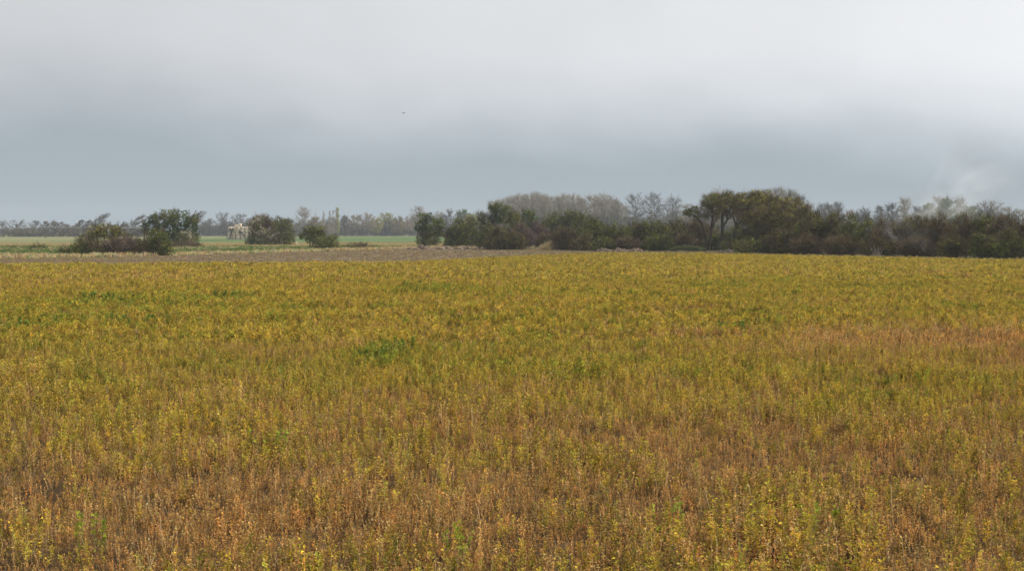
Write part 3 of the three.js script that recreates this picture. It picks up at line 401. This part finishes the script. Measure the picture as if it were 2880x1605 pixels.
lumps('earth_heap', 1290, 222, 'long lumpy brown ridge of dug earth along the foot of the long hedge', 'earth heap', Array.from({ length: 34 }, (_, i) => [1152 + i * 8.2, 702 + (i % 3) * 0.8, 9 + (i * 7) % 5, [0.35, 0.5, 0.62, 0.42, 0.55, 0.3, 0.5][(i * 5) % 7] * (i > 24 ? 0.75 : 1) * (i === 4 || i === 22 ? 1.5 : 1)]), EARTH);
lumps('earth_heap', 1740, 205, 'dark broken heap of earth at the field edge left of the grassy mound', 'earth heap', Array.from({ length: 14 }, (_, i) => [1684 + i * 9, 709 + (i % 2), 9, [0.4, 0.52, 0.36, 0.6, 0.45][(i * 3) % 5]]), EARTH);
lumps('earth_heap', 2050, 186, 'pale low heap of earth at the field edge under the big brown hedge bush', 'earth heap', Array.from({ length: 9 }, (_, i) => [2028 + i * 8, 713 + (i % 2), 9, [0.5, 0.62, 0.5, 0.4][(i * 3) % 4]]), [[0.2, 0.165, 0.125], [0.15, 0.12, 0.095]]);
lumps('white_stone', 1862, 206, 'small white lump lying at the foot of the hedge by the grassy mound', 'stone', [[1860, 706.6, 4, 0.36], [1865, 706.6, 3, 0.26]], [[0.8, 0.8, 0.78]]);
lumps('white_stone', 2148, 178, 'flat pale stone at the field edge under the big brown hedge bush', 'stone', [[2146, 715.4, 4, 0.4], [2152, 715.4, 4, 0.36]], [[0.62, 0.58, 0.52]]);
{ // grassy mound
  const d = 200, geo = new THREE.SphereGeometry(1, 40, 16, 0, 6.2832, 0, Math.PI / 2), p = geo.attributes.position, c = []; seed = 41;
  for (let i = 0; i < p.count; i++) { const s = 1 + 0.12 * n3(p.getX(i) * 2, p.getY(i) * 2, p.getZ(i) * 2); p.setXYZ(i, p.getX(i) * 2.7 * s, p.getY(i) * 0.9 * s, p.getZ(i) * 1.8 * s); c.push(...tint([0.085, 0.10, 0.05], rr(0.7, 1.3))); }
  geo.setAttribute('color', new THREE.Float32BufferAttribute(c, 3)); geo.computeVertexNormals();
  const m = new THREE.Mesh(geo, M.soil); m.position.set(X(1932, d), 0, -d); structure(m, 'grass_mound');
}

// ------------------------------------------------------------------ ground cover that nobody could count
function cover(name, label, category) { const g = new THREE.Group(); g.name = numbered(name); tag(g, label, category, null, 'stuff'); scene.add(g); return g; }
const dummy = new THREE.Object3D(), cc = new THREE.Color();
function scatter(parent, name, geometry, material, spots) {      // spots: [x, y, z, turn, scale, stretch, r, g, b]
  if (!spots.length) return;
  const m = new THREE.InstancedMesh(geometry, material, spots.length); m.name = name; m.userData.kind = 'stuff'; m.castShadow = m.receiveShadow = true;
  spots.forEach(([x, y, z, t, s, h, r, g, b], i) => { dummy.position.set(x, y, z); dummy.rotation.set(0, t, 0); dummy.scale.set(s, s * h, s); dummy.updateMatrix(); m.setMatrixAt(i, dummy.matrix); m.setColorAt(i, cc.setRGB(r, g, b)); });
  parent.add(m);
}
function tuft(blades, h, spread, w, cols, lean = 0.35) {
  const m = new Mesher();
  for (let i = 0; i < blades; i++) {
    const t = rr(0, 6.28), q = spread * Math.sqrt(R()), a = V(Math.cos(t) * q, -0.02, Math.sin(t) * q), b = V(a.x + rr(-lean, lean) * h, h * rr(0.55, 1), a.z + rr(-lean, lean) * h), mid = a.clone().lerp(b, 0.55).add(V(0, h * 0.1, 0));
    const s = V(Math.cos(t * 3), 0, Math.sin(t * 3)).multiplyScalar(w / 2), col = tint(pick(cols), rr(0.75, 1.25));
    m.quad(a.clone().sub(s), a.clone().add(s), mid.clone().add(s), mid.clone().sub(s), col); m.tri(mid.clone().sub(s), mid.clone().add(s), b, col);
  }
  return m.geometry();
}
{
  const PALE = [[0.5, 0.41, 0.23], [0.4, 0.31, 0.16], [0.58, 0.49, 0.3]], GREEN = [[0.075, 0.13, 0.03], [0.11, 0.17, 0.04], [0.15, 0.19, 0.06]];
  const grass = cover('verge_grass', 'rough green and straw-coloured grass on the strips behind the ploughed soil', 'grass');
  seed = 501; const pale = [0, 1, 2].map(() => tuft(16, 0.42, 0.34, 0.045, PALE)), green = [0, 1, 2].map(() => tuft(18, 0.28, 0.36, 0.05, GREEN));
  const P = [[], [], []], G = [[], [], []];
  for (let i = 0; i < 26000; i++) {
    const d = 145 + 125 * R(), x = mix(-0.43, 0.05, R()) * d, e = d - ploughEdge(x); if (e < 0) continue;
    const n = fbm(x / 9, 3, d / 6), dry = e < 9 ? 0.85 : 0.5 + n * 1.6 - 0.3 + (e > 60 ? 0.2 : 0);
    if (R() < dry) P[i % 3].push([x, 0.08, -d, rr(0, 6.28), rr(0.6, 1.25) * (e < 9 ? 1.1 : 0.7), rr(0.8, 1.3), rr(0.8, 1.1), rr(0.8, 1.05), rr(0.75, 1)]);
    else G[i % 3].push([x, 0.08, -d, rr(0, 6.28), rr(0.7, 1.3), rr(0.6, 1.3), rr(0.8, 1.15), rr(0.8, 1.15), rr(0.8, 1.15)]);
  }
  for (let i = 0; i < 380; i++) { const x = X(1880 + 115 * R(), 200), d = 199.5 + rr(-1.6, 0.5), q = 1 - ((x - X(1932, 200)) / 2.6) ** 2; if (q > 0) G[i % 3].push([x, 0.9 * Math.sqrt(q) * (d < 199.2 ? 0.75 : 0.95), -d, rr(0, 6.28), rr(0.5, 0.9), 0.9, 0.95, 0.72, 1.15]); }
  for (let i = 0; i < 1200; i++) { const x = rr(-62, 46), e = cropEdge(x) + rr(0.3, 5) * (x > -12 ? 1 : 0.6); P[i % 3].push([x, 0.05, -e, rr(0, 6.28), rr(0.35, 0.8), rr(0.6, 1.2), 0.85, 0.78, 0.72]); }
  for (let i = 0; i < 700; i++) { const x = X(1400 + 1480 * R(), 195), e = cropEdge(x) + rr(1, 12); (R() < 0.6 ? P : G)[i % 3].push([x, 0.05, -e, rr(0, 6.28), rr(0.5, 1.1), rr(0.6, 1.2), 0.6, 0.6, 0.55]); }
  pale.forEach((g, i) => scatter(grass, 'dry_tufts', g, M.crop, P[i])); green.forEach((g, i) => scatter(grass, 'green_tufts', g, M.crop, G[i]));
  const far = cover('meadow_grass', 'pale dry grass strip before the green field', 'grass'), Q = [];
  for (let i = 0; i < 12000; i++) { const d = 258 + 88 * R(), x = mix(-0.42, 0.0, R()) * d; Q.push([x, 0.1, -d, rr(0, 6.28), rr(0.6, 1.1), rr(0.6, 1), rr(0.75, 1), rr(0.75, 1), rr(0.65, 0.9)]); }
  scatter(far, 'dry_tufts', pale[0], M.crop, Q);
  { // tall bleached grass standing in the hedge
    seed = 88; const d0 = 218, g = thing('dry_grass_clump', X(1535, d0), -d0, 'tall bleached dry grass leaning out of the middle of the long hedge', 'grass clump'), m = new Mesher();
    for (let i = 0; i < 700; i++) { const x = rr(-1, 1) * 2.0, a = V(x, 0, rr(-0.8, 0.8)), H = (1.5 - 0.45 * Math.abs(x + 0.1)) * rr(0.6, 1.15) + 0.35 * (x + 1); m.needle(a, V(0.35 + rr(-0.35, 0.5), 1, rr(-0.2, 0.2)).normalize(), Math.max(0.3, H), 0.06, tint(pick(PALE), rr(0.8, 1.3))); }
    part('blades', m.geometry(), M.bark, g);
  }
  // clods on the ploughed strip
  const clods = cover('soil_clods', 'brown clods and straw scraps on the ploughed strip', 'soil'), geo = [0, 1, 2].map((k) => { const g = new THREE.IcosahedronGeometry(1, 1), p = g.attributes.position, c = []; for (let i = 0; i < p.count; i++) { const s = 1 + 0.5 * n3(p.getX(i) * 2 + k * 9, p.getY(i) * 2, p.getZ(i) * 2); p.setXYZ(i, p.getX(i) * s, p.getY(i) * s * 0.6, p.getZ(i) * s); c.push(0.125, 0.092, 0.062); } g.setAttribute('color', new THREE.Float32BufferAttribute(c, 3)); g.computeVertexNormals(); return g; });
  const C = [[], [], []], S = [];
  for (let i = 0; i < 42000; i++) {
    const x = rr(-64, 40), a = cropEdge(x), b = ploughEdge(x), d = mix(a, b, R()), m = rr(0.65, 1.4);
    if (i % 9 < 5) C[i % 3].push([x, 0.08, -d, rr(0, 6.28), 0.04 + 0.1 * R() ** 2, 1, m, m * rr(0.95, 1.05), m * rr(0.92, 1.08)]);
    else S.push([x, 0.07, -d, rr(0, 6.28), rr(0.2, 0.5), rr(0.3, 0.8), rr(0.45, 0.75), rr(0.4, 0.7), rr(0.3, 0.52)]);
  }
  geo.forEach((g, i) => scatter(clods, 'clods', g, M.soil, C[i])); scatter(clods, 'straw', pale[1], M.crop, S);
}

// ------------------------------------------------------------------ the crop
const CROP = {
  green: { leaf: [[0.21, 0.27, 0.024], [0.33, 0.34, 0.034], [0.13, 0.19, 0.022], [0.46, 0.41, 0.05]], low: [[0.40, 0.27, 0.08]], stem: [[0.33, 0.29, 0.08], [0.44, 0.33, 0.12]], n: 1.1 },
  yellow: { leaf: [[0.55, 0.42, 0.045], [0.43, 0.36, 0.04], [0.64, 0.45, 0.05], [0.32, 0.30, 0.034], [0.52, 0.31, 0.065]], low: [[0.49, 0.29, 0.085], [0.55, 0.38, 0.12]], stem: [[0.53, 0.39, 0.14], [0.41, 0.32, 0.10]], n: 0.95 },
  dry: { leaf: [[0.57, 0.31, 0.09], [0.46, 0.235, 0.068], [0.67, 0.44, 0.17], [0.55, 0.38, 0.08]], low: [[0.41, 0.22, 0.078], [0.55, 0.35, 0.15]], stem: [[0.64, 0.44, 0.22], [0.47, 0.29, 0.12]], n: 0.95 },
  stalk: { leaf: [[0.60, 0.43, 0.17], [0.52, 0.41, 0.09]], low: [[0.48, 0.32, 0.14]], stem: [[0.80, 0.63, 0.38], [0.68, 0.51, 0.28], [0.52, 0.37, 0.18]], n: 0.35 },
};
function cropPlant(type, lod) {
  const k = CROP[type], m = new Mesher(), L = [{ stems: 3, foot: 0.045, w: 0.0045, s: 0.0225, n: 17 }, { stems: 4, foot: 0.07, w: 0.009, s: 0.034, n: 12 }, { stems: 4, foot: 0.09, w: 0.016, s: 0.055, n: 10 }][lod];
  for (let q = 0; q < L.stems; q++) {
    const t = rr(0, 6.28), f = L.foot * Math.sqrt(R()), h = rr(0.11, 0.31) * (type === 'stalk' ? 1.08 : 1), a = V(Math.cos(t) * f, -0.02, Math.sin(t) * f), lean = rr(0, type === 'stalk' ? 0.8 : type === 'dry' ? 0.45 : 0.3), lt = rr(0, 6.28);
    const b = V(a.x + Math.cos(lt) * lean * h, h, a.z + Math.sin(lt) * lean * h), mid = a.clone().lerp(b, 0.5).add(V(rr(-0.02, 0.02), 0, rr(-0.02, 0.02))), col = pick(k.stem);
    if (lod === 0) { m.tube(a, mid, L.w * 0.6, L.w * 0.5, tint(col, rr(0.8, 1.15)), 3); m.tube(mid, b, L.w * 0.5, L.w * 0.3, tint(col, rr(0.8, 1.15)), 3); }
    else { const s = V(Math.cos(t * 5), 0, Math.sin(t * 5)).multiplyScalar(L.w / 2); m.quad(a.clone().sub(s), a.clone().add(s), mid.clone().add(s), mid.clone().sub(s), col); m.tri(mid.clone().sub(s), mid.clone().add(s), b, col); }
    const leafy = type === 'green' || type === 'yellow', n = Math.round(L.n * k.n * rr(0.7, 1.3) * (leafy ? 1.35 : 0.9)), wide = leafy ? L.s * 0.65 : 0;
    for (let i = 0; i < n; i++) {
      const u = leafy ? mix(0.3, 1, Math.pow(R(), 0.8)) : Math.pow(R(), 0.62), p = u < 0.5 ? a.clone().lerp(mid, u * 2)  : mid.clone().lerp(b, u * 2 - 1), o = rr(0, 6.28); p.x += Math.cos(o) * wide * R(); p.z += Math.sin(o) * wide * R(); const dir = V(Math.cos(o), rr(-0.3, 1.3), Math.sin(o)).normalize();
      const s = L.s * rr(0.6, 1.35) * (leafy ? 1.08 : 0.92), col2 = tint(pick(u < 0.42 ? k.low : k.leaf), rr(0.75, 1.25), rr(-0.06, 0.06));
      const side = V(rr(-0.5, 0.5), 1, rr(-0.5, 0.5)).cross(dir).normalize().multiplyScalar(s * 0.36), tip = p.clone().addScaledVector(dir, s * 1.25), c = p.clone().addScaledVector(dir, s * 0.6).add(V(0, s * 0.16, 0));
      m.tri(p, c.clone().sub(side), tip, col2); m.tri(p, tip, c.clone().add(side), tint(col2, rr(0.9, 1.1)));
    }
  }
  return m.geometry();
}
{
  const crop = cover('crop_plants', 'yellowing green and brown crop plants covering the whole field', 'crop');
  const types = Object.keys(CROP), NV = 5, bins = {};
  seed = 4242;
  // patches the photograph shows: bearing and height in it, reach, how much drier (+) or greener (-)
  const blobs = [[300, 850, 330, 40, -0.32], [420, 930, 220, 40, -0.2], [1180, 805, 130, 16, -0.35], [620, 835, 60, 10, -0.4], [1090, 985, 70, 34, -0.5], [240, 1085, 200, 40, -0.3], [40, 920, 40, 26, -0.5], [2560, 960, 520, 46, 0.5], [2880, 940, 340, 50, 0.4], [120, 790, 330, 30, 0.25], [900, 770, 700, 24, 0.12], [400, 1480, 620, 130, 0.4], [1400, 1420, 500, 120, 0.3], [2000, 1260, 500, 60, 0.2], [1500, 1160, 500, 70, 0.12], [2350, 1500, 620, 110, 0.26], [2300, 790, 500, 20, -0.12], [1900, 820, 700, 26, -0.1], [1500, 1010, 700, 60, -0.12], [2500, 1110, 400, 40, -0.1], [600, 1230, 500, 60, -0.06], [2200, 765, 500, 10, 0.15]].map(([px, py, rx, ry, k]) => { const d = 10500 / (py - 652); return [X(px, d), d, rx / F * d, Math.max(1.2, 10500 / (py - 652 - ry) - d), k]; });
  const bare = [[165, 1370, 0.5], [540, 1340, 0.45], [60, 1380, 0.3], [490, 1425, 0.25], [1290, 1530, 0.2], [830, 1330, 0.2], [2090, 930, 0.6], [1950, 925, 0.5], [2540, 958, 0.35], [2690, 962, 0.4], [2760, 955, 0.4], [1030, 930, 0.5], [2560, 1545, 0.35], [1100, 1360, 0.2]].map(([px, py, r]) => { const d = 10800 / (py - 652); return [X(px, d), d, r]; });
  const put = (x, d, lod, under) => {
    if (d > cropEdge(x) + 0.35 * fbm(x * 0.8, 1, 3) * 2) return;
    for (const [bx, bd, br] of bare) if ((x - bx) ** 2 + ((d - bd) * 0.7) ** 2 < br * br * (0.12 + 0.3 * R())) return;
    if (n3(x * 1.1, 8, d * 1.1) < -0.5 && R() < 0.75) return;
    if (!under && n3(x * 3.1, 18, d * 2.4) < -0.05 && R() < 0.6) return;
    let dry = 0.44 + 0.34 * fbm(x / 7, 2, d / 4.5, 3) + 0.5 * fbm(x / 1.3, 4, d / 1.1, 3) + 0.14 * sm(34, 14, d);
    for (const [bx, bd, rx, rd, k] of blobs) { const q = ((x - bx) / rx) ** 2 + ((d - bd) / rd) ** 2; if (q < 3) dry += (k < 0 ? 0.8 : 0.8) * k * Math.exp(-q * 1.3); }
    dry += rr(-0.24, 0.24) + (under ? 0.4 : 0.02);
    const type = R() < (dry > 0.85 ? 0.06 : 0.11 + 0.12 * (dry > 0.5)) ? 'stalk' : dry < 0.21 ? 'green' : dry < 0.62 ? 'yellow' : 'dry';
    const b = (0.33 + 0.92 * R()) * (R() < 0.12 ? 1.25 : 1) * (under ? 1.06 : 1), h = rr(-0.12, 0.12), big = 0.88 + 0.35 * fbm(x / 3, 6, d / 3, 2) * 1.6 - 0.3 * sm(0.6, 1.1, dry), rust = sm(0.75, 1.1, dry);
    (bins[`${lod} ${type} ${Math.floor(R() * NV)}`] ??= []).push([x, 0.03, -d, rr(0, 6.28), Math.max(0.55, big) * rr(0.8, 1.2) * (under ? 0.85 : 0.94), rr(0.85, 1.2) * (under ? 0.62 : 1.0), b * (1 + h + 0.04 * rust), b * (1 - 0.05 * rust), b * (1 - h - 0.14 * rust)]);
  };
  const run = (d0, d1, density, lod) => { const n = Math.round(0.40 * (d1 * d1 - d0 * d0) * density); for (let i = 0; i < n; i++) { const d = Math.sqrt(mix(d0 * d0, d1 * d1, R())); put(rr(-0.40, 0.40) * d + rr(-1.5, 1.5), d, lod, i % 20 < 11); } };
  run(6.5, 34, 245, 0); run(34, 78, 104, 1); run(78, 180, 46, 2);
  for (const type of types) for (let lod = 0; lod < 3; lod++) for (let v = 0; v < NV; v++) { seed = 60 + lod * 100 + v * 10 + type.length; scatter(crop, 'plants', cropPlant(type, lod), M.crop, bins[`${lod} ${type} ${v}`] ?? []); }
}
// taller fresh green weeds that stand out of the crop
[[1085, 995, 'tallest dark green weed standing in the middle of the field'], [1060, 1010, 'small green weed left of the tallest weed in the field middle'], [1120, 985, 'green weed right of the tallest weed in the field middle'], [40, 925, 'dark green weed at the left edge of the field'], [305, 848, 'green weed clump in the far left of the field'], [270, 842, 'smaller green weed left of the far left weed clump'], [625, 835, 'small green weed clump alone in the far left centre of the field'], [1180, 806, 'low dark green weed patch far in the field under the hedge end'], [375, 905, 'bright green weed among the yellow left half of the field'], [330, 915, 'dark green weed left of the bright green one'], [2070, 930, 'dark weed beside the bare spot right of the field middle'], [760, 1270, 'green leafy weed in the lower left centre of the field'], [1900, 1480, 'green leafy weed near the bottom, right of centre'], [240, 1540, 'small green weed near the bottom left corner'], [2310, 1500, 'upright green weed near the bottom right'], [1290, 1560, 'bright green weed at the bottom centre']].forEach(([px, py, label], i) => {
  seed = 700 + i; const d = 10900 / (py - 652), g = thing('field_weed', X(px, d), -d, label, 'weed', 'green weeds in the crop'), st = new Mesher(), lf = new Mesher(), s = 0.018 + d * 0.0007, n = (d < 22 ? 4 : 6) + (i % 3), w = Math.min(0.9, 0.06 + d * 0.012);
  for (let q = 0; q < n; q++) {
    const a = V(rr(-w, w), 0, rr(-w, w) * 0.7), b = V(a.x + rr(-0.06, 0.06), rr(0.26, 0.4), a.z + rr(-0.06, 0.06)); st.tube(a, b, 0.004, 0.002, [0.14, 0.17, 0.05], 3);
    for (let k = 0; k < (d < 22 ? 14 : 20); k++) { const p = a.clone().lerp(b, Math.sqrt(R())).add(V(rr(-s, s), rr(-s, s), rr(-s, s))); lf.leaf(p, s * rr(1, 1.8), tint(pick((d < 22 ? [[0.26, 0.31, 0.035], [0.34, 0.36, 0.045]] : [[0.12, 0.18, 0.028], [0.17, 0.24, 0.035], [0.08, 0.125, 0.022]])), rr(0.8, 1.2))); }
  }
  part('stems', st.geometry(), M.bark, g); part('leaves', lf.geometry(), M.leaf, g);
});

// ------------------------------------------------------------------ bird and smoke
[[1136, 319, 170, 'dark bird flying level in the grey sky above the bales', 0.42]].forEach(([px, py, d, label, s]) => {
  const g = thing('bird', X(px, d), -d, label, 'bird'); g.position.y = top(py, d);
  const m = new THREE.MeshStandardMaterial({ color: new THREE.Color(0.03, 0.03, 0.03), roughness: 0.8 });
  const prof = [[0.001, -0.5], [0.05, -0.42], [0.03, -0.3], [0.09, -0.1], [0.11, 0.1], [0.07, 0.28], [0.075, 0.36], [0.05, 0.43], [0.001, 0.52]].map(([x, y]) => new THREE.Vector2(x * s, y * s));
  part('body', new THREE.LatheGeometry(prof, 10).rotateZ(-Math.PI / 2), m, g);
  for (const k of [-1, 1]) { const w = new THREE.BufferGeometry(); w.setAttribute('position', new THREE.Float32BufferAttribute([0.15, 0.04, 0, -0.12, 0.04, 0, 0.02, 0.14, 0.4 * k, 0.02, 0.14, 0.4 * k, -0.12, 0.04, 0, -0.16, 0.12, 0.42 * k, 0.02, 0.14, 0.4 * k, -0.16, 0.12, 0.42 * k, -0.2, 0.08, 0.85 * k].map((v) => v * s), 3)); w.computeVertexNormals(); part('wing', w, new THREE.MeshStandardMaterial({ color: new THREE.Color(0.03, 0.03, 0.03), roughness: 0.8, side: THREE.DoubleSide }), g); }
});
{
  const smokeMat = new THREE.MeshPhysicalMaterial({ color: new THREE.Color(0.86, 0.86, 0.86), roughness: 1, specularIntensity: 0, transparent: true, opacity: 0.29, vertexColors: true, side: THREE.DoubleSide, depthWrite: false });
  const veil = (path, d, width, alpha, label, k) => {               // a drifting sheet of smoke, folded in depth, thin at its rims
    const NU = 60, NV = 40, p = [], c = [], idx = [], curve = new THREE.CatmullRomCurve3(path.map(([px, py, dz = 0]) => V(X(px, d), top(py, d), -d - dz)));
    for (let i = 0; i <= NU; i++) { const u = i / NU, q = curve.getPoint(u), t = curve.getTangent(u), s = V(-t.y, t.x, 0).normalize(), w = width * (0.35 + 0.9 * u);
      for (let j = 0; j <= NV; j++) { const v = j / NV * 2 - 1, f = fbm(u * 3 + k, v * 1.5, k, 3);
        p.push(q.x + s.x * w * v + f * 0.6, Math.max(0.3, q.y + s.y * w * v), q.z + 2.2 * Math.sin(u * 5 + v * 2.2 + k) + 1.5 * f);
        const a = (1 - v * v) ** 1.4 * sm(0, 0.18, u) * sm(1, 0.7, u) * Math.max(0, 0.5 + 1.35 * fbm(u * 2.6 + k * 3, v * 1.6 + u, k, 4)) * alpha;
        c.push(1, 1, 1, Math.min(1, a)); } }
    for (let i = 0; i < NU; i++) for (let j = 0; j < NV; j++) { const a = i * (NV + 1) + j, b = a + NV + 1; idx.push(a, b, b + 1, a, b + 1, a + 1); }
    const g = new THREE.BufferGeometry(); g.setAttribute('position', new THREE.Float32BufferAttribute(p, 3)); g.setAttribute('color', new THREE.Float32BufferAttribute(c, 4)); g.setIndex(idx); g.computeVertexNormals();
    const m = new THREE.Mesh(g, smokeMat); m.name = numbered('smoke'); m.castShadow = false; m.receiveShadow = true; scene.add(tag(m, label, 'smoke', 'drifting smoke', 'stuff'));
  };
  veil([[2560, 640, 0], [2660, 590, 6], [2750, 530, 12], [2840, 460, 18], [2990, 380, 22]], 230, 6.5, 0.6, 'pale smoke rising over the right hedge into the sky', 1.3);
  veil([[2500, 610, 0], [2600, 580, 4], [2720, 565, 8], [2860, 520, 14], [3000, 490, 18]], 270, 5.5, 0.6, 'thin veil of smoke before the far right trees', 4.1);
  veil([[2585, 712, 0], [2584, 685, 1], [2572, 655, 2], [2535, 630, 3], [2500, 600, 4]], 146, 2.0, 0.26, 'small wisp of smoke in front of the right hedge', 7.7);
}
renderer.render(scene, camera);
